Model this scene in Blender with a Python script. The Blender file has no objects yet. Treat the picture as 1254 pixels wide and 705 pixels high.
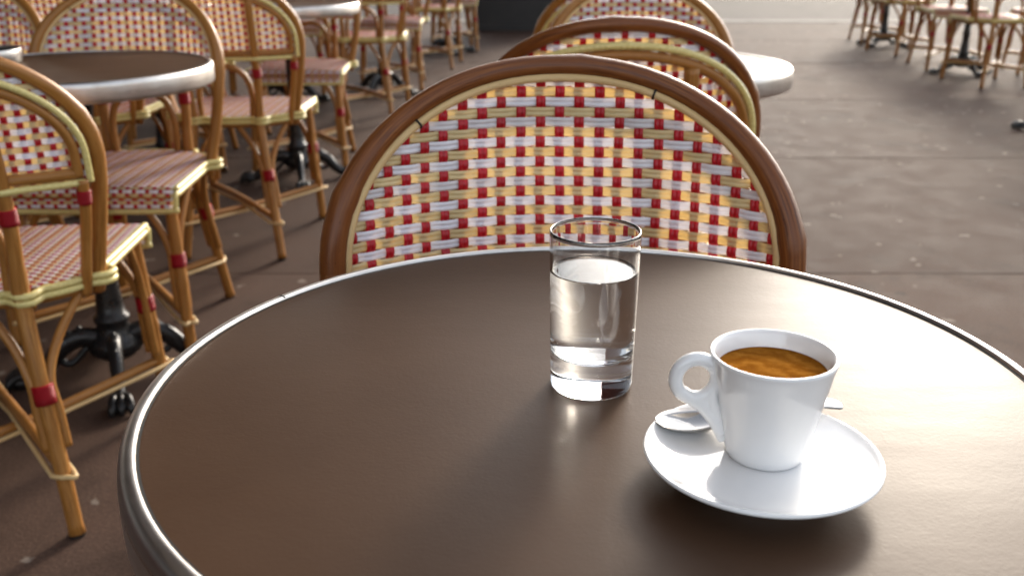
import bpy, bmesh, math, random
from mathutils import Vector, Matrix
random.seed(7)
S = bpy.context.scene
COL = S.collection
R_ = math.radians

# ------------------------------------------------------------------ camera
TABLE_Z = 0.735
CAM_Z = TABLE_Z + 0.2774
cam_data = bpy.data.cameras.new('camera')
cam = bpy.data.objects.new('camera', cam_data)
COL.objects.link(cam)
cam.location = (0.0, 0.0, CAM_Z)
cam.rotation_euler = (R_(90 - 20.19), 0, 0)
cam_data.sensor_width = 36.0
cam_data.lens = 1189.7 / 1254.0 * 36.0
cam_data.clip_start = 0.02
cam_data.clip_end = 2000
cam_data.dof.use_dof = True
cam_data.dof.focus_distance = 0.68
cam_data.dof.aperture_fstop = 9.5
S.camera = cam

# ------------------------------------------------------------------ light
SUN_AZ, SUN_EL = 25.0, 22.0          # degrees to the right of +Y, above the horizon
world = bpy.data.worlds.new('World')
S.world = world
world.use_nodes = True
wn = world.node_tree
sky = wn.nodes.new('ShaderNodeTexSky')
sky.sky_type = 'NISHITA'
sky.sun_disc = False
sky.sun_elevation = R_(SUN_EL)
sky.sun_rotation = R_(SUN_AZ)
sky.air_density = 1.0
sky.dust_density = 2.5
sky.ozone_density = 1.0
wn.nodes['Background'].inputs['Strength'].default_value = 0.15
hs = wn.nodes.new('ShaderNodeHueSaturation')          # hazy, whitish city sky
hs.inputs['Saturation'].default_value = 0.38
wn.links.new(sky.outputs['Color'], hs.inputs['Color'])
wn.links.new(hs.outputs['Color'], wn.nodes['Background'].inputs['Color'])
sun_data = bpy.data.lights.new('sun', 'SUN')
sun_data.energy = 1.1
sun_data.angle = R_(11)
sun_data.color = (1.0, 0.87, 0.70)
sun = bpy.data.objects.new('sun', sun_data)
COL.objects.link(sun)
sd = Vector((math.sin(R_(SUN_AZ)) * math.cos(R_(SUN_EL)), math.cos(R_(SUN_AZ)) * math.cos(R_(SUN_EL)), math.sin(R_(SUN_EL))))
sun.rotation_euler = sd.to_track_quat('Z', 'Y').to_euler()
sun.location = sd * 30

S.view_settings.view_transform = 'Standard'
S.view_settings.look = 'None'
S.view_settings.gamma = 1.0
S.view_settings.use_curve_mapping = False
S.view_settings.exposure = 1.5
S.render.engine = 'CYCLES'
S.cycles.max_bounces = 14
S.cycles.transmission_bounces = 14
S.cycles.glossy_bounces = 6
S.cycles.diffuse_bounces = 4
S.cycles.use_denoising = True

# ------------------------------------------------------------------ materials
MATS = {}
def mat(name, base=(0.5, 0.5, 0.5), rough=0.5, metal=0.0, spec=0.5, coat=0.0, coat_rough=0.1):
    m = bpy.data.materials.new(name)
    m.use_nodes = True
    b = m.node_tree.nodes['Principled BSDF']
    b.inputs['Base Color'].default_value = (*base, 1)
    b.inputs['Roughness'].default_value = rough
    b.inputs['Metallic'].default_value = metal
    b.inputs['Specular IOR Level'].default_value = spec
    b.inputs['Coat Weight'].default_value = coat
    b.inputs['Coat Roughness'].default_value = coat_rough
    MATS[name] = m
    return m, m.node_tree, b

def N(t, kind, **kw):
    n = t.nodes.new(kind)
    for k, v in kw.items():
        if k in n.inputs: n.inputs[k].default_value = v
        else: setattr(n, k, v)
    return n

def ramp(t, fac, stops):
    r = N(t, 'ShaderNodeValToRGB')
    while len(r.color_ramp.elements) < len(stops): r.color_ramp.elements.new(0.5)
    for e, (p, c) in zip(r.color_ramp.elements, stops):
        e.position = p; e.color = (*c, 1)
    t.links.new(fac, r.inputs['Fac'])
    return r.outputs['Color']

def mapping(t, coord, scale):
    tc = N(t, 'ShaderNodeTexCoord')
    mp = N(t, 'ShaderNodeMapping')
    mp.inputs['Scale'].default_value = scale
    t.links.new(tc.outputs[coord], mp.inputs['Vector'])
    return mp.outputs['Vector']

def noise(t, vec, scale, detail=4, rough=0.55, out='Fac'):
    n = N(t, 'ShaderNodeTexNoise', Scale=scale, Detail=detail, Roughness=rough)
    t.links.new(vec, n.inputs['Vector'])
    return n.outputs[out]

def bump(t, b, h, strength, dist, normal='Normal'):
    bp = N(t, 'ShaderNodeBump', Strength=strength, Distance=dist)
    t.links.new(h, bp.inputs['Height'])
    t.links.new(bp.outputs['Normal'], b.inputs[normal])
    return bp

def mixc(t, fac, a, b_, blend='MIX'):
    m = N(t, 'ShaderNodeMix', data_type='RGBA', blend_type=blend)
    for sock, v in ((m.inputs['Factor'], fac), (m.inputs[6], a), (m.inputs[7], b_)):
        if isinstance(v, (int, float)): sock.default_value = v
        elif isinstance(v, tuple): sock.default_value = (*v, 1)
        else: t.links.new(v, sock)
    return m.outputs[2]

def maprange(t, v, a, b_, c, d):
    m = N(t, 'ShaderNodeMapRange')
    m.inputs[1].default_value = a; m.inputs[2].default_value = b_
    m.inputs[3].default_value = c; m.inputs[4].default_value = d
    t.links.new(v, m.inputs[0])
    return m.outputs[0]

def rattan(name, dark, mid, light, rough=0.36):
    """Varnished cane: long grain along the rod (UV v runs along its length in metres)."""
    m, t, b = mat(name, mid, rough, spec=0.28, coat=0.12, coat_rough=0.12)
    v1 = mapping(t, 'UV', (14, 5, 1)); v2 = mapping(t, 'Object', (9, 9, 9))
    g = noise(t, v1, 2.2, 6, 0.65); bl = noise(t, v2, 1.3, 3)
    c = ramp(t, g, [(0.33, dark), (0.5, mid), (0.68, light)])
    c = mixc(t, maprange(t, bl, 0.35, 0.7, 0.0, 0.6), c, mid, 'MIX')
    spots = noise(t, mapping(t, 'UV', (5, 16, 1)), 6.0, 2)
    c = mixc(t, maprange(t, spots, 0.66, 0.74, 0.0, 0.55), c, tuple(x * 0.35 for x in dark))
    t.links.new(c, b.inputs['Base Color'])
    t.links.new(maprange(t, g, 0.3, 0.7, rough - 0.08, rough + 0.12), b.inputs['Roughness'])
    bump(t, b, g, 0.4, 0.0015)
    return m

rattan('rattan_brown', (0.060, 0.016, 0.004), (0.160, 0.048, 0.010), (0.27, 0.10, 0.024))
rattan('rattan_golden', (0.16, 0.060, 0.013), (0.31, 0.130, 0.028), (0.44, 0.215, 0.058))
rattan('cane_pale', (0.48, 0.30, 0.12), (0.60, 0.41, 0.19), (0.70, 0.52, 0.28), 0.4)

def plastic(name, col, col2, transl, rough=0.34, through=None):
    """Woven plastic/cane ribbon; thin, so part of the light comes through from behind."""
    m, t, b = mat(name, col, rough, spec=0.5)
    v = mapping(t, 'UV', (1, 30, 1))
    n = noise(t, v, 3.0, 4, 0.6)
    vo = mapping(t, 'Object', (1, 1, 1))
    n2 = noise(t, vo, 28.0, 3)
    c = ramp(t, n, [(0.3, col2), (0.65, col)])
    c = mixc(t, maprange(t, n2, 0.35, 0.75, 0.0, 0.35), c, tuple(x * 0.72 for x in col2))
    oi = N(t, 'ShaderNodeObjectInfo')
    c = mixc(t, 1.0, c, ramp(t, oi.outputs['Random'], [(0.0, (0.80, 0.78, 0.74)), (0.5, (0.95, 0.95, 0.94)), (1.0, (1.0, 1.0, 1.0))]), 'MULTIPLY')
    t.links.new(c, b.inputs['Base Color'])
    tr = N(t, 'ShaderNodeBsdfTranslucent')
    if through: tr.inputs['Color'].default_value = (*through, 1)
    else: t.links.new(c, tr.inputs['Color'])
    mx = N(t, 'ShaderNodeMixShader', Fac=transl)
    out = t.nodes['Material Output']
    t.links.new(b.outputs[0], mx.inputs[1]); t.links.new(tr.outputs[0], mx.inputs[2])
    t.links.new(mx.outputs[0], out.inputs['Surface'])
    return m
plastic('ribbon_red', (0.54, 0.006, 0.018), (0.43, 0.004, 0.012), 0.18)
plastic('ribbon_white', (0.86, 0.85, 0.90), (0.78, 0.77, 0.84), 0.15, through=(0.85, 0.75, 0.68))
plastic('ribbon_straw', (0.82, 0.68, 0.38), (0.75, 0.60, 0.30), 0.22, through=(0.85, 0.52, 0.14))

m, t, b = mat('green_cord', (0.58, 0.53, 0.24), 0.38)
n = noise(t, mapping(t, 'UV', (3, 60, 1)), 3, 3)
t.links.new(ramp(t, n, [(0.3, (0.54, 0.43, 0.14)), (0.7, (0.70, 0.59, 0.25))]), b.inputs['Base Color'])
bump(t, b, n, 0.3, 0.001)

m, t, b = mat('red_wrap', (0.42, 0.010, 0.018), 0.4, spec=0.22)
w = N(t, 'ShaderNodeTexWave', Scale=26.0, Distortion=0.4); w.wave_type = 'BANDS'; w.bands_direction = 'Y'
t.links.new(mapping(t, 'UV', (1, 10, 1)), w.inputs['Vector'])
t.links.new(ramp(t, w.outputs['Fac'], [(0.1, (0.16, 0.002, 0.005)), (0.6, (0.36, 0.005, 0.012))]), b.inputs['Base Color'])
bump(t, b, w.outputs['Fac'], 0.5, 0.001)

# table top: brown leather-grained laminate
m, t, b = mat('brown_laminate', (0.075, 0.050, 0.036), 0.36, spec=0.09)
vo = mapping(t, 'Object', (1, 1, 1))
n1 = noise(t, vo, 7, 4); n2 = noise(t, vo, 420, 3, 0.6); n3 = noise(t, vo, 120, 3, 0.6)
t.links.new(ramp(t, n1, [(0.3, (0.052, 0.0275, 0.0155)), (0.7, (0.066, 0.0365, 0.0215))]), b.inputs['Base Color'])
sm = noise(t, mapping(t, 'Object', (3, 14, 1)), 2.2, 6, 0.7)
sc = noise(t, mapping(t, 'Object', (90, 6, 1)), 5, 3, 0.6)
ra = N(t, 'ShaderNodeMath', operation='ADD')
t.links.new(maprange(t, sm, 0.3, 0.7, 0.41, 0.46), ra.inputs[0]); t.links.new(maprange(t, sc, 0.66, 0.8, 0.0, 0.06), ra.inputs[1])
t.links.new(ra.outputs[0], b.inputs['Roughness'])
hm = mixc(t, 0.5, n2, n3)
bump(t, b, hm, 0.26, 0.0006)

m, t, b = mat('brushed_metal', (0.72, 0.68, 0.62), 0.24, 1.0)
n = noise(t, mapping(t, 'Object', (1, 1, 40)), 9, 5, 0.6); nb = noise(t, mapping(t, 'Object', (1, 1, 1)), 16, 4)
t.links.new(ramp(t, nb, [(0.3, (0.52, 0.48, 0.44)), (0.65, (0.72, 0.69, 0.66))]), b.inputs['Base Color'])
t.links.new(maprange(t, n, 0.3, 0.7, 0.26, 0.42), b.inputs['Roughness'])
bump(t, b, nb, 0.12, 0.002)

m, t, b = mat('cast_iron', (0.018, 0.017, 0.017), 0.30, 0.35, spec=0.6)
n = noise(t, mapping(t, 'Object', (1, 1, 1)), 60, 5)
t.links.new(maprange(t, n, 0.3, 0.7, 0.22, 0.42), b.inputs['Roughness']); bump(t, b, n, 0.3, 0.003)
mat('dark_gap', (0.01, 0.009, 0.008), 0.8)
mat('foot_rubber', (0.012, 0.012, 0.012), 0.7)

m, t, b = mat('porcelain', (0.80, 0.80, 0.80), 0.13, spec=0.55, coat=0.5, coat_rough=0.03)
n = noise(t, mapping(t, 'Object', (1, 1, 1)), 40, 3)
t.links.new(ramp(t, n, [(0.2, (0.77, 0.77, 0.775)), (0.8, (0.83, 0.83, 0.825))]), b.inputs['Base Color'])
bump(t, b, noise(t, mapping(t, 'Object', (1, 1, 1)), 55, 2), 0.04, 0.002, 'Coat Normal')

m, t, b = mat('spoon_steel', (0.40, 0.385, 0.37), 0.10, 1.0)
n = noise(t, mapping(t, 'Object', (1, 1, 1)), 90, 4)
t.links.new(maprange(t, n, 0.3, 0.7, 0.07, 0.2), b.inputs['Roughness'])

# coffee with hazel crema: swirled, bubbles
m, t, b = mat('coffee', (0.25, 0.1, 0.02), 0.30, spec=0.0)
vo = mapping(t, 'Object', (1, 1, 1))
warp = noise(t, vo, 55, 4, 0.6, 'Color')
vadd = N(t, 'ShaderNodeVectorMath', operation='MULTIPLY_ADD')
vadd.inputs[1].default_value = (0.030, 0.030, 0.030)
t.links.new(warp, vadd.inputs[0]); t.links.new(vo, vadd.inputs[2])
wv = N(t, 'ShaderNodeTexWave', Scale=26.0, Distortion=3.0, Detail=3.0); wv.wave_type = 'RINGS'; wv.rings_direction = 'Z'
t.links.new(vadd.outputs[0], wv.inputs['Vector'])
nn = noise(t, mapping(t, 'Object', (1.0, 2.4, 1.0)), 70, 6, 0.62)
mixh = mixc(t, 0.74, wv.outputs['Fac'], nn)
cc = ramp(t, mixh, [(0.22, (0.15, 0.048, 0.006)), (0.45, (0.215, 0.078, 0.010)), (0.62, (0.28, 0.110, 0.015)), (0.85, (0.37, 0.165, 0.028))])
vr = N(t, 'ShaderNodeTexVoronoi', Scale=900.0); t.links.new(vo, vr.inputs['Vector'])
cc = mixc(t, maprange(t, vr.outputs['Distance'], 0.0, 0.25, 0.35, 0.0), cc, (0.55, 0.33, 0.13))
t.links.new(cc, b.inputs['Base Color']); bump(t, b, nn, 0.15, 0.0005)

def glassy(name, ior, col=(1, 1, 1)):
    m, t, b = mat(name, col, 0.0)
    b.inputs['Transmission Weight'].default_value = 1.0
    b.inputs['IOR'].default_value = ior
    return m
glassy('clear_glass', 1.5, (0.985, 0.99, 0.985))
glassy('water', 1.333)

# paving: worn grey-brown asphalt with pale aggregate
def paving(name, a, c_, speck, seed):
    m, t, b = mat(name, a, 0.8, spec=0.10)
    vo = mapping(t, 'Object', (1, 1, 1))
    big = noise(t, vo, 0.9 + seed, 5, 0.6); mid = noise(t, vo, 7, 5, 0.65); fine = noise(t, vo, 160, 4, 0.7)
    c = ramp(t, big, [(0.3, a), (0.7, c_)])
    c = mixc(t, 0.3, c, ramp(t, mid, [(0.3, tuple(x * 0.8 for x in a)), (0.7, tuple(min(1, x * 1.2) for x in c_))]))
    c = mixc(t, maprange(t, fine, 0.45, 0.75, 0.0, 0.45), c, tuple(x * 2.2 for x in c_))
    v = N(t, 'ShaderNodeTexVoronoi', Scale=9.0); t.links.new(vo, v.inputs['Vector'])
    dsz = noise(t, vo, 33, 2)
    add = N(t, 'ShaderNodeMath', operation='ADD'); t.links.new(v.outputs['Distance'], add.inputs[0])
    t.links.new(maprange(t, dsz, 0.3, 0.7, -0.08, 0.12), add.inputs[1])
    c = mixc(t, maprange(t, add.outputs[0], 0.10, 0.15, speck, 0.0), c, (0.30, 0.26, 0.22))
    st = noise(t, vo, 2.6, 6, 0.7)
    c = mixc(t, maprange(t, st, 0.54, 0.66, 0.0, 0.45), c, tuple(x * 0.45 for x in a))
    gum = N(t, 'ShaderNodeTexVoronoi', Scale=2.3); t.links.new(vo, gum.inputs['Vector'])
    c = mixc(t, maprange(t, gum.outputs['Distance'], 0.035, 0.05, 0.6, 0.0), c, tuple(x * 0.35 for x in a))
    t.links.new(c, b.inputs['Base Color'])
    t.links.new(maprange(t, mid, 0.3, 0.7, 0.76, 0.88), b.inputs['Roughness'])
    bump(t, b, fine, 0.5, 0.003)
    return m
paving('asphalt_walk', (0.044, 0.0258, 0.0188), (0.067, 0.0405, 0.0298), 0.5, 0.0)
paving('asphalt_walk_pale', (0.052, 0.031, 0.0225), (0.078, 0.0475, 0.035), 0.5, 0.3)
paving('asphalt_road', (0.042, 0.034, 0.029), (0.060, 0.049, 0.042), 0.1, 0.2)
paving('granite_kerb', (0.16, 0.145, 0.13), (0.22, 0.20, 0.18), 0.2, 0.5)
paving('open_ground', (0.10, 0.092, 0.084), (0.14, 0.13, 0.118), 0.0, 0.1)
m, t, b = mat('facade_stone', (0.36, 0.31, 0.24), 0.8)
n = noise(t, mapping(t, 'Object', (1, 1, 1)), 2.2, 6)
t.links.new(ramp(t, n, [(0.3, (0.30, 0.255, 0.195)), (0.7, (0.42, 0.365, 0.285))]), b.inputs['Base Color'])
m, t, b = mat('shopfront_paint', (0.050, 0.012, 0.010), 0.35, coat=0.2)
m, t, b = mat('window_dark', (0.02, 0.022, 0.025), 0.06, spec=0.6)
m, t, b = mat('added_awning_cloth', (0.15, 0.018, 0.016), 0.85)
n = noise(t, mapping(t, 'Object', (1, 1, 1)), 40, 3); bump(t, b, n, 0.2, 0.002)
m, t, b = mat('black_panel', (0.012, 0.011, 0.011), 0.5)
n = noise(t, mapping(t, 'Object', (1, 1, 1)), 8, 4)
t.links.new(ramp(t, n, [(0.3, (0.009, 0.008, 0.008)), (0.7, (0.018, 0.015, 0.014))]), b.inputs['Base Color'])

# ------------------------------------------------------------------ mesh helpers
def to_mesh(name, verts, faces, material, uvs=None, smooth=True):
    me = bpy.data.meshes.new(name)
    me.from_pydata(verts, [], faces)
    if uvs:
        lay = me.uv_layers.new(name='UVMap')
        vi = [0] * len(me.loops); me.loops.foreach_get('vertex_index', vi)
        flat = [0.0] * (2 * len(vi))
        for k, i in enumerate(vi): flat[2 * k], flat[2 * k + 1] = uvs[i]
        lay.data.foreach_set('uv', flat)
    me.materials.append(MATS[material])
    if smooth: me.polygons.foreach_set('use_smooth', [True] * len(me.polygons))
    me.update()
    return me

class Geo:
    """collects verts / faces / uvs of one part"""
    def __init__(self): self.v, self.f, self.uv = [], [], []
    def mesh(self, name, material, smooth=True): return to_mesh(name, self.v, self.f, material, self.uv if len(self.uv) == len(self.v) else None, smooth)
    def tube(self, pts, rad, n=10, closed=False, caps=True, nodes=0, squash=1.0):
        pts = [Vector(p) for p in pts]; L = len(pts)
        rads = rad if isinstance(rad, (list, tuple)) else [rad] * L
        tan = []
        for i in range(L):
            a = pts[(i - 1) % L] if (closed or i > 0) else pts[i]
            c = pts[(i + 1) % L] if (closed or i < L - 1) else pts[i]
            tan.append((c - a).normalized())
        up = Vector((0, 0, 1)) if abs(tan[0].z) < 0.9 else Vector((0, 1, 0))
        nrm = (up - tan[0] * up.dot(tan[0])).normalized()
        base = len(self.v); s = 0.0
        for i in range(L):
            nrm = (nrm - tan[i] * nrm.dot(tan[i])).normalized()
            bi = tan[i].cross(nrm)
            if i: s += (pts[i] - pts[i - 1]).length
            r = rads[i]
            if nodes:                                    # swollen joints of the cane
                ph = (s % nodes) / nodes
                dd = min(ph, 1 - ph) * nodes
                r *= 1 + 0.13 * math.exp(-(dd / 0.006) ** 2)
            for k in range(n):
                a = 2 * math.pi * k / n
                self.v.append(tuple(pts[i] + nrm * (math.cos(a) * r) + bi * (math.sin(a) * r * squash)))
                self.uv.append((k / n if k <= n // 2 else 1 - k / n, s))
        rng = L if closed else L - 1
        for i in range(rng):
            for k in range(n):
                a0 = base + i * n + k; a1 = base + i * n + (k + 1) % n
                b0 = base + ((i + 1) % L) * n + k; b1 = base + ((i + 1) % L) * n + (k + 1) % n
                self.f.append((a0, a1, b1, b0))
        if caps and not closed:
            self.f.append(tuple(base + k for k in range(n))[::-1])
            self.f.append(tuple(base + (L - 1) * n + k for k in range(n)))
        return self
    def lathe(self, prof, n=64, centre=(0, 0, 0), closed=False):
        base = len(self.v); P = len(prof); s = 0
        for i, (r, z) in enumerate(prof):
            if i: s += math.hypot(r - prof[i - 1][0], z - prof[i - 1][1])
            for k in range(n):
                a = 2 * math.pi * k / n
                self.v.append((centre[0] + r * math.cos(a), centre[1] + r * math.sin(a), centre[2] + z))
                self.uv.append((k / n, s))
        for i in range(P if closed else P - 1):
            for k in range(n):
                j = (i + 1) % P
                self.f.append((base + i * n + k, base + i * n + (k + 1) % n, base + j * n + (k + 1) % n, base + j * n + k))
        return self
    def box(self, lo, hi):
        b = len(self.v)
        for z in (lo[2], hi[2]):
            for x, y in ((lo[0], lo[1]), (hi[0], lo[1]), (hi[0], hi[1]), (lo[0], hi[1])):
                self.v.append((x, y, z)); self.uv.append((x, y))
        for f in ((0, 3, 2, 1), (4, 5, 6, 7), (0, 1, 5, 4), (1, 2, 6, 5), (2, 3, 7, 6), (3, 0, 4, 7)):
            self.f.append(tuple(b + i for i in f))
        return self
    def ball(self, c, r, n=10, m=7):
        b = len(self.v); rx, ry, rz = r if isinstance(r, tuple) else (r, r, r)
        for i in range(m + 1):
            th = math.pi * i / m
            for k in range(n):
                a = 2 * math.pi * k / n
                self.v.append((c[0] + rx * math.sin(th) * math.cos(a), c[1] + ry * math.sin(th) * math.sin(a), c[2] + rz * math.cos(th)))
                self.uv.append((k / n, i / m))
        for i in range(m):
            for k in range(n):
                self.f.append((b + i * n + k, b + (i + 1) * n + k, b + (i + 1) * n + (k + 1) % n, b + i * n + (k + 1) % n))
        return self

def spline(pts, per=6):
    pts = [Vector(p) for p in pts]; out = []
    for i in range(len(pts) - 1):
        p0 = pts[max(i - 1, 0)]; p1 = pts[i]; p2 = pts[i + 1]; p3 = pts[min(i + 2, len(pts) - 1)]
        for k in range(per):
            u = k / per
            out.append(0.5 * ((2 * p1) + (p2 - p0) * u + (2 * p0 - 5 * p1 + 4 * p2 - p3) * u * u + (3 * p1 - p0 - 3 * p2 + p3) * u ** 3))
    out.append(pts[-1])
    return out

def link(name, me, parent=None, kind=None, label=None):
    o = bpy.data.objects.new(name, me)
    COL.objects.link(o)
    if parent is not None: o.parent = parent
    if kind: o['kind'] = kind
    if label: o['label'] = label
    return o

def thing(name, label, cat, loc=(0, 0, 0), rz=0.0, group=None):
    o = bpy.data.objects.new(name, None)
    COL.objects.link(o)
    o.empty_display_size = 0.05
    o.location = loc; o.rotation_euler = (0, 0, rz)
    o['label'] = label; o['category'] = cat
    if group: o['group'] = group
    return o

# ------------------------------------------------------------------ setting: ground, pavement, kerb, road
KERB_Y = 11.9
gm = Geo()
gm.v += [(-600, -600, -0.16), (600, -600, -0.16), (600, 600, -0.16), (-600, 600, -0.16)]; gm.f.append((0, 1, 2, 3)); gm.uv += [(0, 0)] * 4
g = link('ground', gm.mesh('ground', 'open_ground'), kind='structure')
gm = Geo()
gm.v += [(-60, KERB_Y + 0.15, -0.12), (60, KERB_Y + 0.15, -0.12), (60, 26, -0.12), (-60, 26, -0.12)]; gm.f.append((0, 1, 2, 3)); gm.uv += [(0, 0)] * 4
link('road', gm.mesh('road', 'asphalt_road'), kind='structure')
base = Geo().box((-3.8, -6.0, -0.155), (14.2, KERB_Y - 0.19, -0.012))
pave = link('pavement', base.mesh('pavement', 'dark_gap'), kind='structure')
bays = [-6.0, -4.2, -2.1, -0.42, 1.26, 2.885, 4.54, 6.25, 8.05, 9.75, KERB_Y - 0.19]
for i in range(len(bays) - 1):
    y0, y1 = bays[i] + 0.004, bays[i + 1] - 0.004
    ge = Geo()
    # a bay with slightly ragged joint edges
    xs = [-5.2 + 19.4 * k / 120 for k in range(121)]
    for x in xs:
        ge.v.append((x, y0 + random.uniform(-0.0015, 0.004), 0)); ge.v.append((x, y1 + random.uniform(-0.004, 0.0015), 0))
    for x in xs:
        ge.v.append((x, y0, -0.012 + 0.001)); ge.v.append((x, y1, -0.012 + 0.001))
    m_ = 2 * len(xs)
    for k in range(len(xs) - 1):
        a = 2 * k
        ge.f.append((a, a + 2, a + 3, a + 1))
        ge.f.append((m_ + a, m_ + a + 2, a + 2, a)); ge.f.append((a + 1, a + 3, m_ + a + 3, m_ + a + 1))
    ge.uv = [(v[0], v[1]) for v in ge.v]
    o = link('paving_bay', ge.mesh('paving_bay', 'asphalt_walk_pale' if i % 3 == 1 else 'asphalt_walk', False), pave)
    o.location.z = random.uniform(-0.0015, 0.0015)
kerb = link('kerb', Geo().box((-5.2, KERB_Y - 0.16, -0.155), (14.2, KERB_Y + 0.14, -0.03)).mesh('kerb', 'dark_gap'), kind='structure')
kst = Geo().box((-0.495, -0.16, -0.15), (0.495, 0.145, 0.004)).mesh('kerb_stone', 'granite_kerb', False)
for k in range(19):
    o = link('kerb_stone', kst, kerb); o.location = (-4.7 + k * 1.0, KERB_Y - 0.02, random.uniform(0, 0.006))

# ------------------------------------------------------------------ woven ribbons
def ribbon(geo, path, normals, width, over, amp, rows=2, npts=9):
    """A flat pair of strands laid along path; `over` gives +1/-1 weave phase per point."""
    L = len(path); base = len(geo.v); s = 0
    prof = []
    for k in range(npts):
        u = k / (npts - 1) - 0.5
        prof.append((u * width, abs(math.sin(2 * math.pi * (u + 0.5))) * width * 0.17))
    for i in range(L):
        a = path[max(i - 1, 0)]; c = path[min(i + 1, L - 1)]
        tng = (c - a).normalized(); nn = normals[i]; side = tng.cross(nn).normalized()
        if i: s += (path[i] - path[i - 1]).length
        for (w, h) in prof:
            geo.v.append(tuple(path[i] + side * w + nn * (over[i] * amp + h)))
            geo.uv.append((w / width + 0.5, s))
    for i in range(L - 1):
        for k in range(npts - 1):
            a0 = base + i * npts + k
            geo.f.append((a0, a0 + 1, a0 + npts + 1, a0 + npts))

# ------------------------------------------------------------------ chair (local: +Y is the way the sitter faces)
BR = 0.36                    # plan radius of the curved back
ZR, ZC = 0.635, 0.68          # bottom rail height, spring line of the arch
AW, AH, AN = 0.2365, 0.1955, 2.16
def backP(x, z, off=0.0):
    th = math.asin(max(-0.95, min(0.95, x / BR)))
    yc = -0.215 - 0.12 * (z - 0.62)
    if z < 0.62: yc = -0.215
    return Vector((x - math.sin(th) * off, yc + BR * (1 - math.cos(th)) + math.cos(th) * off, z))
def backN(x):
    th = math.asin(max(-0.95, min(0.95, x / BR)))
    return Vector((-math.sin(th), math.cos(th), 0))
def arch_pts(dw, dh, off, zlow, n=44, flare=0.0):
    a, b_ = AW - dw, AH - dh
    out = []
    def side(sg_, z):                                   # below the spring line the rod draws in and runs forward to the seat
        q = (ZC - z) / 0.268
        p = backP(sg_ * (a - flare * q ** 1.35), z, off); p.y += 0.060 * q ** 1.5 if flare else 0.0
        return p
    lows = [zlow + (ZC - zlow) * k / 18 for k in range(18)]
    for z in lows: out.append(side(-1, z))
    for k in range(n + 1):
        t_ = math.pi * k / n
        cx, sz = -math.cos(t_), math.sin(t_)
        x = a * math.copysign(abs(cx) ** (2 / AN), cx); z = ZC + b_ * abs(sz) ** (2 / AN)
        out.append(backP(x, z, off))
    for z in lows[::-1]: out.append(side(1, z))
    return out
def arch_top(x, dw=0.0, dh=0.0):
    a, b_ = AW - dw, AH - dh
    if abs(x) >= a: return None
    return ZC + b_ * (1 - (abs(x) / a) ** AN) ** (1 / AN)
def arch_half(z, dw=0.0, dh=0.0):
    a, b_ = AW - dw, AH - dh
    if z <= ZC: return a
    q = (z - ZC) / b_
    return a * (1 - q ** AN) ** (1 / AN) if q < 1 else None

CP, RP = 0.0213, 0.0106      # ribbon spacing across, and up
def back_ribbons():
    """one mesh per ribbon: list of (name, mesh)"""
    out = []; NC = 12; ZB = ZR - 0.004
    nrow = int((ZC + AH - ZB) / RP)
    for j in range(-NC, NC + 1):
        th = j * CP / BR; x = BR * math.sin(th); top = arch_top(x, 0.004, 0.004)
        if top is None or top < ZB + 0.03: continue
        path, nr, ov = [], [], []; xj = random.uniform(0.0002, 0.0008); wj = random.uniform(12, 40)
        steps = int((top - ZB) / (RP / 4))
        for k in range(steps + 1):
            z = ZB + (top - ZB) * k / steps
            path.append(backP(x + xj * math.sin(z * wj), z)); nr.append(backN(x)); ov.append(math.cos(math.pi * ((z - ZB) / RP - 0.5 + j)))
        g_ = Geo(); ribbon(g_, path, nr, 0.0104 * random.uniform(0.94, 1.05), ov, 0.0019)
        out.append(('vertical_ribbon', g_.mesh('vertical_ribbon', 'ribbon_red')))
    for i in range(nrow):
        z = ZB + (i + 0.5) * RP; half = arch_half(z, 0.004, 0.004)
        if half is None: continue
        u = BR * math.asin(min(0.95, half / BR)); steps = max(8, int(2 * u / (CP / 6)))
        path, nr, ov = [], [], []; zj = random.uniform(-0.0004, 0.0004); wj = random.uniform(15, 50)
        for k in range(steps + 1):
            uu = -u + 2 * u * k / steps; x = BR * math.sin(uu / BR)
            c = math.cos(math.pi * (uu / CP + i))
            path.append(backP(x, z + zj + 0.0004 * math.sin(x * wj))); nr.append(backN(x)); ov.append(-math.copysign(abs(c) ** 0.6, c))
        g_ = Geo(); ribbon(g_, path, nr, 0.0101 * random.uniform(0.96, 1.03), ov, 0.0018)
        out.append(('horizontal_ribbon', g_.mesh('horizontal_ribbon', 'ribbon_white' if i % 2 else 'ribbon_straw')))
    return out

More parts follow.
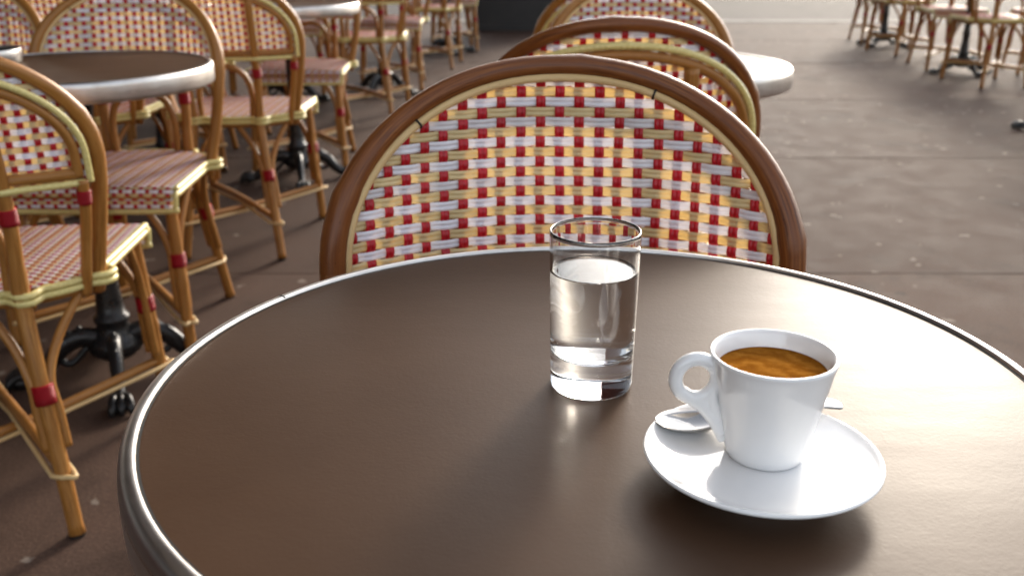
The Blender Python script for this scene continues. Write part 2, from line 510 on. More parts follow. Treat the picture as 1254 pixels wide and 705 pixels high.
# seat outline
SFX, SFY, SRX, SRY = 0.200, 0.200, 0.190, -0.095
def seat_half(y):
    if y >= SRY: return SRX + (SFX - SRX) * (y - SRY) / (SFY - SRY)
    q = (SRY - y) / 0.120
    return SRX * math.sqrt(max(0, 1 - q * q))
def seat_rear(x): return SRY - 0.120 * math.sqrt(max(0, 1 - min(1, abs(x) / SRX) ** 2))
SZ = 0.450
SCP, SRP = 0.0155, 0.0088
def seat_geos():
    red, wht, stw = Geo(), Geo(), Geo()
    def top(x, y): return SZ + 0.005 * (1 - (x / 0.23) ** 2) * (1 - (y / 0.23) ** 2)
    RN = 0.014; APR = 0.052
    flat_end = SFY - RN
    def surf(x, s):             # s = distance along y then over the bullnose and down
        if s <= flat_end: return Vector((x, s, top(x, s))), Vector((0, 0, 1))
        q = s - flat_end; arc = RN * math.pi / 2; z0 = top(x, flat_end)
        if q < arc:
            a = q / RN
            return Vector((x, flat_end + RN * math.sin(a), z0 - RN * (1 - math.cos(a)))), Vector((0, math.sin(a), math.cos(a)))
        return Vector((x, SFY, z0 - RN - (q - arc))), Vector((0, 1, 0))
    send = flat_end + RN * math.pi / 2 + APR - RN
    for j in range(-13, 14):
        x = j * SCP
        if abs(x) > SFX - 0.004: continue
        s0 = seat_rear(x) if abs(x) < SRX else SRY + 0.08
        s1 = send
        steps = max(4, int((s1 - s0) / (SRP / 3)))
        path, nr, ov = [], [], []
        for k in range(steps + 1):
            s = s0 + (s1 - s0) * k / steps
            p, nn = surf(x, s); path.append(p); nr.append(nn); ov.append(math.cos(math.pi * (s / SRP + j)))
        ribbon(red, path, nr, 0.0096, ov, 0.0024, npts=5)
    i0 = int(math.floor(-0.212 / SRP)); i1 = int(send / SRP)
    for i in range(i0, i1 + 1):
        s = i * SRP
        half = seat_half(min(s, SFY)) if s < flat_end else SFX
        if half < 0.02: continue
        steps = max(4, int(2 * half / (SCP / 4)))
        path, nr, ov = [], [], []
        for k in range(steps + 1):
            x = -half + 2 * half * k / steps
            p, nn = surf(x, s); path.append(p); nr.append(nn); ov.append(-math.cos(math.pi * (x / SCP + i)))
        ribbon(wht if i % 2 else stw, path, nr, 0.0082, ov, 0.0011, npts=5)
    return red, wht, stw

def seat_cord(z, r):
    """binding cord: along the sides and the round rear edge, bulging round the posts, down the front corners"""
    posts = [(0.106, -0.202), (0.191, -0.100), (-0.106, -0.202), (-0.191, -0.100)]
    pts = []
    ring = []
    for k in range(9): ring.append((SFX + (SRX - SFX) * k / 8, SFY - 0.006 + (SRY - SFY + 0.006) * k / 8))
    for k in range(1, 60):
        a = math.pi * k / 60; ring.append((SRX * math.cos(a), SRY - 0.120 * math.sin(a)))
    ring += [(-x, y) for x, y in ring[:9][::-1]]
    dense = []
    for (x0, y0), (x1, y1) in zip(ring, ring[1:]):
        n = max(1, int(math.hypot(x1 - x0, y1 - y0) / 0.006))
        for k in range(n): dense.append((x0 + (x1 - x0) * k / n, y0 + (y1 - y0) * k / n))
    dense.append(ring[-1])
    for i, (x, y) in enumerate(dense):
        a = dense[max(i - 1, 0)]; c = dense[min(i + 1, len(dense) - 1)]
        tx, ty = c[0] - a[0], c[1] - a[1]; l = math.hypot(tx, ty) or 1
        nx, ny = ty / l, -tx / l                       # outward (path runs right front -> rear -> left front)
        if nx * x + ny * (y + 0.02) < 0: nx, ny = -nx, -ny
        off = 0.004 + 0.030 * sum(math.exp(-(((x - px) ** 2 + (y - py) ** 2) / 0.021 ** 2) ** 2) for px, py in posts)
        pts.append((x + nx * off, y + ny * off, z))
    return pts

def leg_path(top, foot, n=10):
    a, b_ = Vector(top), Vector(foot)
    return [a.lerp(b_, k / n) for k in range(n + 1)]

def chair_parts():
    """[(name, mesh, parent index or None)] of the chair without the back weave"""
    P = []
    def add(name, geo, material, parent=None):
        P.append((name, geo.mesh(name, material), parent)); return len(P) - 1
    arch = arch_pts(0, 0, 0, 0.412, flare=0.046)
    i_arch = add('back_arch', Geo().tube(arch, [0.0112 + 0.0028 * min(1, max(0, (0.86 - p.z) / 0.14)) for p in arch], 14, nodes=0.31), 'rattan_golden')
    tr = arch_pts(0.0100, 0.0118, 0.008, ZR)
    add('cane_trim', Geo().tube(tr, 0.0044, 8), 'cane_pale', i_arch)
    for tpar, s in ((0.42, -1), (0.62, 1)):                      # butt joints of the trim
        p = tr[int(len(tr) * tpar)]; q = tr[int(len(tr) * tpar) + 1]
        d = (q - p).normalized() * 0.0011
        add('trim_joint', Geo().tube([p - d, p + d], 0.0058, 8), 'dark_gap', i_arch)
    rodi = arch_pts(0.032, 0.046, -0.016, ZR + 0.014)
    add('inner_rod', Geo().tube(rodi, 0.0085, 10), 'rattan_golden', i_arch)
    ca = arch_pts(0.019, 0.031, -0.019, ZR)
    add('cord_arch', Geo().tube(ca, 0.0062, 8), 'green_cord', i_arch)
    xs = [-0.210 + 0.42 * k / 28 for k in range(29)]
    def railp(dz, off): return [backP(x, ZR + dz, off - 0.012 * sum(math.exp(-((x - s * 0.103) / 0.02) ** 2) for s in (-1, 1))) for x in xs]
    i_rail = add('back_rail', Geo().tube([backP(x, ZR + 0.016, -0.012) for x in xs], 0.010, 10), 'rattan_golden')
    add('rail_cord', Geo().tube(railp(0.0, -0.020), 0.0062, 8), 'green_cord', i_rail)
    for s in (-1, 1):                                            # short side posts from the rail down to the seat
        sp_ = [backP(s * 0.207, 0.640, -0.020), backP(s * 0.203, 0.58, -0.018) + Vector((0, 0.006, 0)), backP(s * 0.190, 0.50, -0.016) + Vector((0, 0.028, 0)), backP(s * 0.176, 0.415, -0.014) + Vector((0, 0.048, 0))]
        pi_ = add('side_post', Geo().tube(spline(sp_, 6), 0.0098, 10), 'rattan_golden')
        seg = [p for p in spline(sp_, 40) if 0.592 <= p.z <= 0.622]
        add('red_band', Geo().tube(seg[::3], 0.0122, 12), 'red_wrap', pi_)
    # hoop between the rear posts
    hoop = spline([(-0.080, 0, 0.44), (-0.082, 0, 0.53), (-0.060, 0, 0.588), (0, 0, 0.612), (0.060, 0, 0.588), (0.082, 0, 0.53), (0.080, 0, 0.44)], 5)
    hp = []
    for p in hoop:
        q = backP(p.x, max(p.z, 0.0), -0.004); hp.append((q.x, q.y + 0.008, p.z))
    add('back_hoop', Geo().tube(hp, 0.0095, 9), 'rattan_golden')
    # rear legs run up into the back as posts
    for s in (-1, 1):
        pts = [Vector((s * 0.156, -0.285, 0.004)), Vector((s * 0.140, -0.263, 0.14)), Vector((s * 0.117, -0.234, 0.33)), Vector((s * 0.106, -0.2170, 0.44)), backP(s * 0.104, 0.55, -0.020), backP(s * 0.103, 0.64, -0.021), backP(s * 0.102, 0.74, -0.021), backP(s * 0.101, 0.808, -0.021)]
        sp = spline(pts, 5)
        rr = [0.0135 + 0.0012 * min(1, p.z / 0.3) if p.z < 0.5 else 0.0125 for p in sp]
        li = add('rear_leg', Geo().tube(sp, rr, 12, nodes=0.23), 'rattan_golden')
        for z0, z1, rad in ((0.248, 0.290, 0.0185), (0.575, 0.606, 0.0155)):
            seg = [p for p in spline(pts, 40) if z0 <= p.z <= z1]
            shift = Vector((s * 0.002, -0.003, 0)) if z0 < 0.4 else Vector((0, 0, 0))
            add('red_band', Geo().tube([p + shift for p in seg[::3] + [seg[-1]]], rad, 14), 'red_wrap', li)
        add('foot_tip', Geo().tube([(s * 0.1565, -0.2858, 0.0), (s * 0.1553, -0.2842, 0.010)], 0.0142, 12), 'foot_rubber', li)
        for dx, dy, wx, wy in ((-s * 0.016, -0.004, -s * 0.085, 0.004), (s * 0.014, 0.012, s * 0.070, 0.085)):
            b0 = Vector((s * 0.137, -0.259, 0.165)); b1 = Vector((s * 0.1205, -0.239, 0.30)); e = Vector((s * 0.108 + wx, -0.204 + wy, 0.432))
            o_ = Vector((dx, dy, 0))
            add('brace', Geo().tube(spline([b0 + o_, b0.lerp(b1, .5) + o_, b1 + o_, (b1 + o_).lerp(e, 0.5) + Vector((wx, wy, 0)) * -0.12, e], 5), 0.0088, 8), 'rattan_golden', li)
    for s in (-1, 1):
        top, foot = (s * 0.180, 0.176, 0.425), (s * 0.200, 0.205, 0.004)
        lp = leg_path(top, foot, 24)
        li = add('front_leg', Geo().tube(lp, 0.0142, 12, nodes=0.21), 'rattan_golden')
        seg = [p for p in leg_path(top, foot, 200) if 0.248 <= p.z <= 0.290]
        add('red_band', Geo().tube([p + Vector((-s * 0.002, -0.003, 0)) for p in seg[::4]], 0.0190, 14), 'red_wrap', li)
        add('foot_tip', Geo().tube([(s * 0.2002, 0.2052, 0.0), (s * 0.1996, 0.2045, 0.010)], 0.0148, 12), 'foot_rubber', li)
        for dx, dy, wx, wy in ((-s * 0.017, 0.003, -s * 0.085, 0.004), (0.002 * s, -0.017, s * 0.018, -0.095)):
            b0 = Vector((s * 0.193, 0.194, 0.150)); b1 = Vector((s * 0.186, 0.185, 0.30)); e = Vector((s * 0.180 + wx, 0.176 + wy, 0.436))
            o_ = Vector((dx, dy, 0))
            add('brace', Geo().tube(spline([b0 + o_, b0.lerp(b1, .5) + o_, b1 + o_, (b1 + o_).lerp(e, 0.5) + Vector((wx, wy, 0)) * -0.12, e], 5), 0.0088, 8), 'rattan_golden', li)
    # crossed stretchers with a pale cane tied round the legs
    for s in (-1, 1):
        a = Vector((s * 0.1412, -0.2645, 0.130)); b_ = Vector((-s * 0.194, 0.196, 0.130 + 0.002 * s))
        dz = Vector((0, 0, 0.009 * s))
        mid = a.lerp(b_, 0.5) + dz
        si = add('stretcher', Geo().tube(spline([a, mid, b_], 8), 0.0098, 9), 'rattan_golden')
        d = (b_ - a).normalized(); side = Vector((-d.y, d.x, 0))
        low = Vector((0, 0, -0.011))
        loop = spline([a - d * 0.0 + side * 0.017 + low, a - d * 0.0185 + low, a - side * 0.017 + low, mid - side * 0.008 + low, b_ - side * 0.017 + low, b_ + d * 0.0185 + low, b_ + side * 0.017 + low, mid + side * 0.008 + low], 5)
        add('stretcher_cane', Geo().tube(loop, 0.0048, 8, closed=True), 'cane_pale', si)
    # seat
    fr = seat_cord(0.428, 0.01)
    frame_pts = [(x * 0.955, y * 0.955, 0.428) for x, y, z in [(q[0], q[1], q[2]) for q in [(SFX, SFY, 0)] + [(seat_half(SFY - 0.3 * k / 6), SFY - 0.3 * k / 6, 0) for k in range(1, 7)] + [(SRX * math.cos(math.pi * k / 24), SRY - 0.120 * math.sin(math.pi * k / 24), 0) for k in range(1, 24)] + [(-seat_half(SFY - 0.3 * k / 6), SFY - 0.3 * k / 6, 0) for k in range(6, 0, -1)] + [(-SFX, SFY, 0)]]]
    i_seat = add('seat_frame', Geo().tube(frame_pts, 0.012, 8, closed=True), 'rattan_golden')
    g_ = Geo()
    for z in (0.4345, 0.4475): g_.tube(seat_cord(z, 0), 0.0068, 8)
    add('seat_cord', g_, 'green_cord', i_seat)
    for s in (-1, 1):
        pass
    fc = [(SFX + 0.004, SFY - 0.012, 0.440), (SFX + 0.005, SFY + 0.003, 0.434), (SFX + 0.004, SFY + 0.004, 0.420), (SFX + 0.001, SFY + 0.004, 0.404), (SFX - 0.012, SFY + 0.004, 0.397), (0, SFY + 0.004, 0.395)]
    fp = spline(fc, 5)
    fp = fp + [(-p.x, p.y, p.z) for p in fp[:-1][::-1]]
    add('apron_cord', Geo().tube(fp, 0.0066, 8), 'green_cord', i_seat)
    for nm, ge, mt in zip(('seat_weave_red', 'seat_weave_white', 'seat_weave_straw'), seat_geos(), ('ribbon_red', 'ribbon_white', 'ribbon_straw')):
        P.append((nm, ge.mesh(nm, mt), ('stuff', i_seat)))
    return P

PARTS = chair_parts()
RIBBONS = back_ribbons()
def joined(kind_names):
    geos = {}
    for nm, me in RIBBONS:
        k = me.materials[0].name
        g_ = geos.setdefault(k, Geo()); b = len(g_.v)
        g_.v += [tuple(v.co) for v in me.vertices]
        uv = [(0, 0)] * len(me.vertices)
        for lp, u in zip(me.loops, me.uv_layers[0].data): uv[lp.vertex_index] = tuple(u.uv)
        g_.uv += uv
        g_.f += [tuple(b + i for i in p.vertices) for p in me.polygons]
    return [('back_weave_' + k.split('_')[1], g_.mesh('back_weave_' + k.split('_')[1], k)) for k, g_ in geos.items()]
BACKS = joined(None)
DARK = {}
for nm, me, par in PARTS:
    if nm == 'back_arch':
        d = me.copy(); d.materials[0] = MATS['rattan_brown']; DARK[nm] = d

SLEEVES = []
for s in (-1, 1):
    full_ = arch_pts(0, 0, 0, 0.412, flare=0.046)
    sp_ = full_[:19] if s < 0 else full_[-19:][::-1]
    SLEEVES.append(Geo().tube(sp_, [0.0150] * 17 + [0.0147, 0.0141], 14).mesh('arch_sleeve', 'rattan_brown'))

def chair(label, x, y, rz, fine=False, dark=False, group='woven cafe chairs on the terrace'):
    root = thing('cafe_chair', label, 'chair', (x, y, 0.0015), R_(rz), group)
    made = []
    for nm, me, par in PARTS:
        kind = None
        if isinstance(par, tuple): kind, par = par
        o = link(nm, DARK[nm] if (dark and nm in DARK) else me, made[par] if par is not None else root, kind)
        made.append(o)
    if dark:
        for me in SLEEVES: link('arch_sleeve', me, made[0])
    if fine:
        for nm, me in RIBBONS: link(nm, me, root)
    else:
        for nm, me in BACKS: link(nm, me, made[0], 'stuff')
    return root

# ------------------------------------------------------------------ bistro table
def table_meshes():
    R, RO = 0.281, 0.2935
    top = Geo(); prof = [(0.0001, 0.0), (0.10, 0.0), (0.20, 0.0), (R, 0.0), (R, -0.02), (0.0001, -0.02)]
    top.lathe(prof, 96)
    ga = Geo().lathe([(R - 0.0003, 0.0004), (R + 0.0018, 0.0004)], 96)
    rim = Geo()
    rp = [(R + 0.0014, -0.012), (R + 0.0014, 0.0014), (R + 0.0024, 0.0024), (R + 0.0050, 0.0027), (R + 0.0075, 0.0020), (R + 0.0098, 0.0002), (R + 0.0114, -0.0026), (RO - 0.0003, -0.0065), (RO, -0.0105), (RO + 0.0002, -0.020), (RO, -0.034), (RO - 0.0010, -0.0380), (RO - 0.004, -0.040), (RO - 0.016, -0.040), (RO - 0.016, -0.024)]
    rim.lathe(rp, 128)
    seam = Geo()
    a = math.radians(147)
    ca, sa = math.cos(a), math.sin(a)
    sp = [Vector((r * ca, r * sa, z)) for r, z in rp[1:10]]
    seam.tube(sp, 0.0006, 6)
    col = Geo()
    cp = [(0.0001, -0.041), (0.10, -0.041), (0.10, -0.048), (0.045, -0.056), (0.030, -0.085), (0.024, -0.12), (0.022, -0.30), (0.024, -0.42), (0.029, -0.44), (0.029, -0.452), (0.024, -0.462), (0.026, -0.50), (0.031, -0.55), (0.033, -0.575), (0.041, -0.582), (0.041, -0.592), (0.034, -0.600), (0.038, -0.61), (0.038, -0.618), (0.048, -0.632), (0.058, -0.642), (0.060, -0.668), (0.040, -0.685), (0.0001, -0.686)]
    col.lathe(cp, 32)
    legs = []
    leg = Geo()
    path = spline([(0.030, 0, -0.640), (0.075, 0, -0.628), (0.120, 0, -0.650), (0.155, 0, -0.690), (0.185, 0, -0.712), (0.213, 0, -0.714)], 6)
    leg.tube(path, [0.027 - 0.012 * k / (len(path) - 1) for k in range(len(path))], 10, squash=0.75)
    leg.tube(spline([(0.06, 0, -0.652), (0.10, 0, -0.690), (0.125, 0, -0.676), (0.115, 0, -0.655)], 5), 0.009, 8)
    for dy in (-0.016, 0, 0.016):                                    # claw toes
        leg.tube(spline([(0.195, dy * 0.6, -0.706), (0.222, dy, -0.700), (0.240, dy * 1.25, -0.716), (0.246, dy * 1.3, -0.7305)], 4), [0.010] * 9 + [0.0085, 0.007, 0.006, 0.004], 8)
    leg.ball((0.214, 0, -0.716), (0.030, 0.028, 0.0185), 12, 8)
    for k in range(7):                                               # beaded rib
        q = path[6 + 3 * k]; leg.ball((q[0], 0, q[2] + 0.026 - 0.0011 * (6 + 3 * k) * 0.4), 0.0075, 8, 6)
    return dict(top=top.mesh('table_top', 'brown_laminate'), gap=ga.mesh('rim_gap', 'dark_gap'), rim=rim.mesh('metal_rim', 'brushed_metal'), seam=seam.mesh('rim_seam', 'dark_gap'), col=col.mesh('column', 'cast_iron'), leg=leg.mesh('claw_foot_leg', 'cast_iron'))
TM = table_meshes()
# flat shading across the hard table-top edge
for k in ('top',):
    TM[k].polygons.foreach_set('use_smooth', [False] * len(TM[k].polygons))
def table(label, x, y, rz=0, group='round bistro tables on the terrace'):
    root = thing('bistro_table', label, 'table', (x, y, 0), R_(rz), group)
    z = TABLE_Z
    tp = link('table_top', TM['top'], root); tp.location.z = z
    rm = link('metal_rim', TM['rim'], root); rm.location.z = z
    link('rim_gap', TM['gap'], rm)
    link('rim_seam', TM['seam'], rm)
    c = link('column', TM['col'], root); c.location.z = z
    for k in range(4):
        l = link('claw_foot_leg', TM['leg'], root); l.location.z = z; l.rotation_euler.z = R_(-95 + 90 * k)
    return root

T0 = (0.055, 0.5734)
table('brown round table carrying the espresso and the glass of water', *T0)
table('round table with shiny rim between the two chairs behind the espresso table', 0.32, 2.19, 40)
table('brown round table with dark cast iron claw base and an ashtray on it', -0.955, 2.15, 27)
table('round table between the second pair of chairs in the row beside the espresso table', -0.92, 4.12, 20)
table('far round table in the row of chairs leading to the black screen', -0.85, 6.5, 70)
chair('woven chair with dark brown arch tucked under the espresso table', 0.052, 0.812, 180, True, True)
chair('woven chair standing back to back with the dark brown chair', 0.175, 1.79, 0, True, True)
chair('woven chair facing the espresso table across the shiny rimmed table', 0.325, 2.425, 180, True)
chair('woven chair back to back with the one at the shiny rimmed table', 0.30, 3.14, 4, False)
chair('woven chair seen from behind, facing the table with the ashtray', -0.955, 1.745, 5, True).scale = (1, 1, 0.965)
chair('woven chair facing the espresso table across the table with the ashtray', -0.985, 2.39, 180, True)
chair('woven chair seen from behind, back to back with the chair at the ashtray table', -0.91, 3.31, 0)
chair('woven chair behind the second table of the row', -0.93, 4.40, 180)
chair('woven chair seen from behind at the far table of the row', -0.83, 5.75, 0)
chair('woven chair behind the far table of the row', -0.80, 6.80, 178)
chair('last woven chair of the row before the black screen', -0.62, 7.95, 0)
chair('woven chair beside the one at the ashtray table, partly hidden, towards the cafe', -1.48, 2.52, 180)
chair('woven chair seen from behind with its back glowing orange', -1.43, 3.32, 0)
table('round table at the cafe side of the second table of the row', -1.50, 4.15, 35)
chair('woven chair at the cafe side, behind its round table', -1.50, 4.45, 184)
chair('woven chair at the cafe side, seen from behind past the second table', -1.42, 5.40, -4)
table('round table at the cafe side, half hidden by chairs', -1.40, 6.15, 10)
chair('woven chair at the cafe side deep in the row of chairs', -1.38, 6.45, 176)
chair('woven chair facing the last chair before the black screen', -0.52, 9.05, 183)
table('round table in front of the black screen', -0.56, 8.72, 25)
# terrace on the far side
chair('woven chair at the far right table, seat edge towards the espresso table', 3.33, 6.96, 3)
table('far right round table with black claw base in the shade', 3.38, 7.43, 15)
chair('woven chair beyond the far right table', 3.38, 7.78, 180)
chair('woven chair at the farthest table by the kerb', 3.42, 8.80, 5)
table('farthest round table by the kerb', 3.45, 9.28, 50)
chair('woven chair closest to the kerb', 3.5, 9.62, 180)
chair('woven chair standing beside the far right table, slightly apart', 4.0, 7.5, 80)
table('round table on the far terrace with one claw foot in view', 2.97, 5.24, 0)
chair('woven chair beside the table with one claw foot in view', 3.40, 5.75, 170)

# ------------------------------------------------------------------ things on the tables
def at(px, py, z):
    """point at height z seen at photo pixel (px, py)"""
    f, p = 1189.7, R_(20.19)
    a, b_ = px - 627, py - 352.5
    X, Y, Z = a, f * math.cos(p) - b_ * math.sin(p), -f * math.sin(p) - b_ * math.cos(p)
    t_ = (z - CAM_Z) / Z
    return Vector((X * t_, Y * t_, z))

ZT = TABLE_Z
# glass of water
GX, GY = 0.0514, 0.5727
gl = thing('water_glass', 'clear straight glass of water with thick base on the brown table', 'glass', (GX, GY, ZT))
def dense(prof, step):
    out = [prof[0]]
    for (r0, z0), (r1, z1) in zip(prof, prof[1:]):
        n = max(1, int(math.hypot(r1 - r0, z1 - z0) / step))
        out += [(r0 + (r1 - r0) * k / n, z0 + (z1 - z0) * k / n) for k in range(1, n + 1)]
    return out
outer = [(0.0001, 0.0012), (0.018, 0.0010), (0.0245, 0.0004), (0.0258, 0.0012), (0.0264, 0.004), (0.0267, 0.02), (0.0275, 0.06), (0.0284, 0.1035), (0.0282, 0.1046), (0.0276, 0.1050), (0.0270, 0.1044), (0.02675, 0.1030)]
inner = [(0.0260, 0.07), (0.0253, 0.040), (0.0248, 0.029), (0.0236, 0.0250), (0.020, 0.0232), (0.010, 0.0226), (0.0001, 0.0225)]
link('glass_body', Geo().lathe(dense(outer + inner, 0.0012), 128).mesh('glass_body', 'clear_glass'), gl)
WZ = 0.0785
wat = [(0.0001, 0.0223), (0.010, 0.0224), (0.0202, 0.0230), (0.0239, 0.0249), (0.0251, 0.029), (0.0256, 0.040), (0.0263, 0.07), (0.02655, WZ + 0.0012), (0.0258, WZ + 0.0004), (0.0245, WZ), (0.012, WZ), (0.0001, WZ)]
link('water', Geo().lathe(dense(wat, 0.0012), 128).mesh('water', 'water'), gl)

# espresso cup
SX, SY = 0.1333, 0.4573
saucer = thing('saucer', 'white porcelain saucer under the espresso cup', 'saucer', (SX, SY, ZT))
sp = [(0.0001, 0.0100), (0.012, 0.0100), (0.024, 0.0100), (0.036, 0.0102), (0.044, 0.0112), (0.052, 0.0131), (0.0580, 0.0155), (0.0603, 0.0168), (0.0616, 0.0172), (0.0625, 0.0166), (0.0623, 0.0153), (0.058, 0.0128), (0.048, 0.0090), (0.041, 0.0066), (0.0385, 0.0042), (0.0380, 0.0008), (0.0365, 0.0001), (0.0350, 0.0010), (0.0345, 0.0040), (0.0001, 0.0045)]
sp2 = [(v.x, v.y) for v in spline([(a, c, 0) for a, c in sp], 3)]
link('saucer_body', Geo().lathe([(max(r, 0.0001), z) for r, z in sp2], 96).mesh('saucer_body', 'porcelain'), saucer)

CZ = 0.0101
CX, CY = 0.1375, 0.4665
cup = thing('espresso_cup', 'white porcelain espresso cup filled with coffee on the saucer', 'cup', (CX, CY, ZT + CZ), R_(2))
CH = 0.0698 - CZ
ro = lambda z: 0.0207 + (0.0331 - 0.0207) * (z / CH) ** 0.92
cprof = [(0.0001, 0.002), (0.0175, 0.002), (0.0185, 0.0002), (0.0198, 0.0002), (0.0206, 0.0012)]
cprof += [(ro(CH * k / 12), CH * k / 12) for k in range(1, 12)]
cprof += [(0.0330, CH - 0.0022), (0.0332, CH - 0.0008), (0.0327, CH), (0.0318, CH + 0.0001), (0.0309, CH - 0.0007), (0.0303, CH - 0.0026)]
cprof += [(ro(CH * k / 12) - 0.0031, CH * k / 12) for k in range(10, 1, -1)] + [(0.016, 0.006), (0.0001, 0.0055)]
link('cup_body', Geo().lathe(cprof, 96).mesh('cup_body', 'porcelain'), cup)
KZ = CH - 0.0088
cr = ro(KZ) - 0.0029
cof = Geo().lathe([(cr, KZ - 0.0004), (cr - 0.0006, KZ - 0.0001), (cr - 0.0025, KZ)] + [(cr * k / 8, KZ) for k in range(7, 0, -1)] + [(0.0001, KZ)], 64)
link('coffee', cof.mesh('coffee', 'coffee'), cup)
# handle: ring with a tail that flows down the wall, fused into one skin
hg = Geo()
hc = Vector((-0.0402, 0, 0.0455))
ringp = []
for k in range(56):
    a = 2 * math.pi * k / 56
    ringp.append(hc + Vector((0.0110 * math.cos(a), 0, 0.0112 * math.sin(a))))
hg.tube(ringp, 0.0036, 12, closed=True, squash=1.1)
hg.tube(spline([(-0.0292, 0, 0.0520), (-0.0340, 0, 0.0545), (-0.0390, 0, 0.0566)], 6), [0.0042] * 7 + [0.0036] * 6, 12)
tail = spline([(-0.0485, 0, 0.0385), (-0.0420, 0, 0.0338), (-0.0355, 0, 0.0292), (-0.0305, 0, 0.0230), (-0.0268, 0, 0.0160), (-0.0236, 0, 0.0080)], 6)
hg.tube(tail, [0.0036 + 0.0008 * math.sin(math.pi * k / (len(tail) - 1)) - 0.0013 * (k / (len(tail) - 1)) ** 2 for k in range(len(tail))], 12)
hg.tube(spline([(-0.0318, 0, 0.0400), (-0.0312, 0, 0.0330), (-0.0280, 0, 0.0240), (-0.0245, 0, 0.0130)], 6), 0.0038, 12)
ho = link('cup_handle', hg.mesh('cup_handle', 'porcelain'), cup)
md = ho.modifiers.new('fuse', 'REMESH'); md.mode = 'VOXEL'; md.voxel_size = 0.0005; md.use_smooth_shade = True
ms = ho.modifiers.new('smooth', 'SMOOTH'); ms.factor = 0.5; ms.iterations = 26

# spoon lying across the saucer behind the cup
A = at(804, 516, ZT + 0.0182); B = at(1030, 495, ZT + 0.0192)
d = (B - A); Ls = d.length; ang = math.atan2(d.y, d.x)
spn = thing('coffee_spoon', 'steel coffee spoon resting on the saucer behind the cup', 'spoon', (A.x, A.y, A.z), ang)
sg = Geo(); NS, NW = 120, 11
BL = 0.044
for side in (0, 1):
    for i in range(NS + 1):
        x = Ls * i / NS
        if x < BL:
            q = x / BL; w = 0.0128 * math.sqrt(max(0.0, 1 - (2 * q - 1) ** 2)) * (1.08 - 0.16 * q) + 0.0004
            if q > 0.86: w = max(w, 0.0030)
            dep = 0.0072 * math.sin(math.pi * min(1, q * 1.02)) ** 0.8 if 0 < q < 0.98 else 0
        else:
            q = (x - BL) / (Ls - BL); w = (0.0028 + 0.0042 * q ** 1.2) * (1 if q < 0.93 else math.sqrt(max(0.004, 1 - ((q - 0.93) / 0.07) ** 2))); dep = 0
        zc = 0.0008 + 0.0035 * math.sin(math.pi * min(1, max(0, (x - BL * 0.8) / (Ls - BL * 0.8)))) + (B.z - A.z) * x / Ls
        if x < BL: zc -= 0.0006
        for k in range(NW):
            u = 2 * k / (NW - 1) - 1
            zz = zc - dep * (1 - u * u)
            if x >= BL: zz += 0.0006 * (1 - u * u)
            sg.v.append((x, u * w, zz + (0.0 if side == 0 else -0.0009))); sg.uv.append((x, u))
M1 = (NS + 1) * NW
for i in range(NS):
    for k in range(NW - 1):
        a = i * NW + k
        sg.f.append((a, a + NW, a + NW + 1, a + 1))
        sg.f.append((M1 + a, M1 + a + 1, M1 + a + NW + 1, M1 + a + NW))
    for k in (0, NW - 1):
        a = i * NW + k; c = a + NW
        sg.f.append((a, M1 + a, M1 + c, c) if k == 0 else (a, c, M1 + c, M1 + a))
for i in (0, NS):
    for k in range(NW - 1):
        a = i * NW + k; sg.f.append((a, a + 1, M1 + a + 1, M1 + a) if i == 0 else (a, M1 + a, M1 + a + 1, a + 1))
link('spoon_body', sg.mesh('spoon_body', 'spoon_steel'), spn)

# ashtray on the neighbouring table
ash = thing('ashtray', 'low round metal ashtray on the table beside the espresso table', 'ashtray', (-1.16, 2.20, ZT))
link('ashtray_wall', Geo().lathe([(0.0001, 0.0008), (0.064, 0.0008), (0.066, 0.003), (0.068, 0.030), (0.067, 0.032), (0.064, 0.031), (0.061, 0.010), (0.0001, 0.008)], 48).mesh('ashtray_wall', 'brushed_metal'), ash)
link('ashtray_insert', Geo().lathe([(0.0615, 0.0285), (0.045, 0.022), (0.0001, 0.020)], 48).mesh('ashtray_insert', 'dark_gap'), ash)

# ------------------------------------------------------------------ black screen at the end of the row
scr = thing('windbreak_screen', 'black panelled screen standing at the far end of the terrace', 'screen', (0.12, 10.75, 0))
link('panel', Geo().box((-0.50, -0.012, 0.06), (0.50, 0.012, 1.25)).mesh('panel', 'black_panel', False), scr)
for s in (-1, 1):
    link('post', Geo().box((s * 0.525 - 0.025, -0.03, 0.0), (s * 0.525 + 0.025, 0.03, 1.30)).mesh('post', 'black_panel', False), scr)
    link('foot', Geo().box((s * 0.525 - 0.03, -0.22, 0.001), (s * 0.525 + 0.03, 0.22, 0.03)).mesh('foot', 'black_panel', False), scr)
link('top_rail', Geo().box((-0.5, -0.02, 1.251), (0.5, 0.02, 1.295)).mesh('top_rail', 'black_panel', False), scr)
link('bottom_rail', Geo().box((-0.5, -0.02, 0.002), (0.5, 0.02, 0.059)).mesh('bottom_rail', 'black_panel', False), scr)

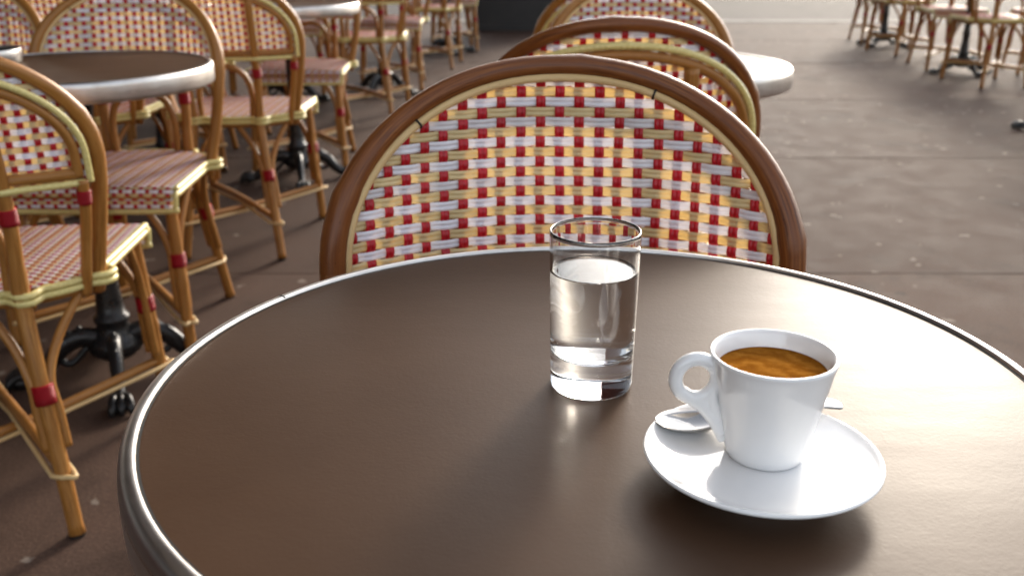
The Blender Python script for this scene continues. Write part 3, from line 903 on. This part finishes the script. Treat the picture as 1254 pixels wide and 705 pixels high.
# ------------------------------------------------------------------ unseen cafe building and its canopy, added to darken reflections from the left
FX = -3.6
caf = thing('added_cafe_building', 'unseen stone cafe building with dark red shopfront, added along the terrace', 'building', (FX, 4.0, 0))
Y0, Y1 = -9.0, 8.0
link('wall', Geo().box((-6, Y0, 3.6), (0, Y1, 14)).mesh('wall', 'facade_stone', False), caf)
link('shopfront_back', Geo().box((-6, Y0, 0.0), (-0.25, Y1, 3.6)).mesh('shopfront_back', 'facade_stone', False), caf)
link('shopfront_base', Geo().box((-0.25, Y0, 0.0), (0, Y1, 0.55)).mesh('shopfront_base', 'shopfront_paint', False), caf)
link('shopfront_fascia', Geo().box((-0.25, Y0, 2.9), (0.06, Y1, 3.598)).mesh('shopfront_fascia', 'shopfront_paint', False), caf)
pm = Geo().box((-0.25, -0.11, 0.55), (0.03, 0.11, 2.9)).mesh('pilaster', 'shopfront_paint', False)
wm = Geo().box((-0.16, -0.83, 0.56), (-0.13, 0.83, 2.89)).mesh('shop_window', 'window_dark', False)
fm = Geo().box((-0.19, -0.85, 1.70), (-0.09, 0.85, 1.78)).mesh('glazing_bar', 'shopfront_paint', False)
for k in range(10):
    o = link('pilaster', pm, caf); o.location.y = Y0 + 0.5 + k * 2
    if k < 9:
        o = link('shop_window', wm, caf); o.location.y = Y0 + 1.5 + k * 2
        q = link('glazing_bar', fm, o)
um = Geo().box((-0.02, -0.55, 0), (0.012, 0.55, 2.1)).mesh('upper_window', 'window_dark', False)
us = Geo().box((0.0, -0.68, -0.12), (0.14, 0.68, 0.0)).mesh('sill', 'facade_stone', False)
for fl in range(3):
    for k in range(8):
        o = link('upper_window', um, caf); o.location = (0, Y0 + 1.8 + k * 2.2, 4.6 + fl * 3.1)
        link('sill', us, o)
Y0 = -3.7
aw = thing('awning', 'unseen dark red cloth canopy added over the cafe side of the terrace', 'awning', (FX, 4.0, 0))  # added out of view so the table's left side mirrors something dark
ag = Geo()
ag.v += [(0.06, Y0 + 1, 3.35), (0.06, Y1, 3.35), (3.3, Y1, 2.65), (3.3, Y0 + 1, 2.65), (0.06, Y0 + 1, 3.33), (0.06, Y1, 3.33), (3.3, Y1, 2.63), (3.3, Y0 + 1, 2.63)]
ag.f += [(0, 3, 2, 1), (4, 5, 6, 7), (0, 4, 7, 3), (1, 2, 6, 5), (3, 7, 6, 2), (0, 1, 5, 4)]
link('added_awning_cloth', ag.mesh('added_awning_cloth', 'added_awning_cloth', False), aw)
link('added_awning_valance', Geo().box((3.301, Y0 + 1, 2.42), (3.309, Y1, 2.66)).mesh('added_awning_valance', 'added_awning_cloth', False), aw)
for k in range(4):
    yy = Y0 + 1.4 + k * 3.3
    link('added_awning_arm', Geo().tube([(0.05, yy, 2.95), (1.2, yy, 2.82), (3.28, yy, 2.6)], 0.02, 8).mesh('added_awning_arm', 'cast_iron'), aw)
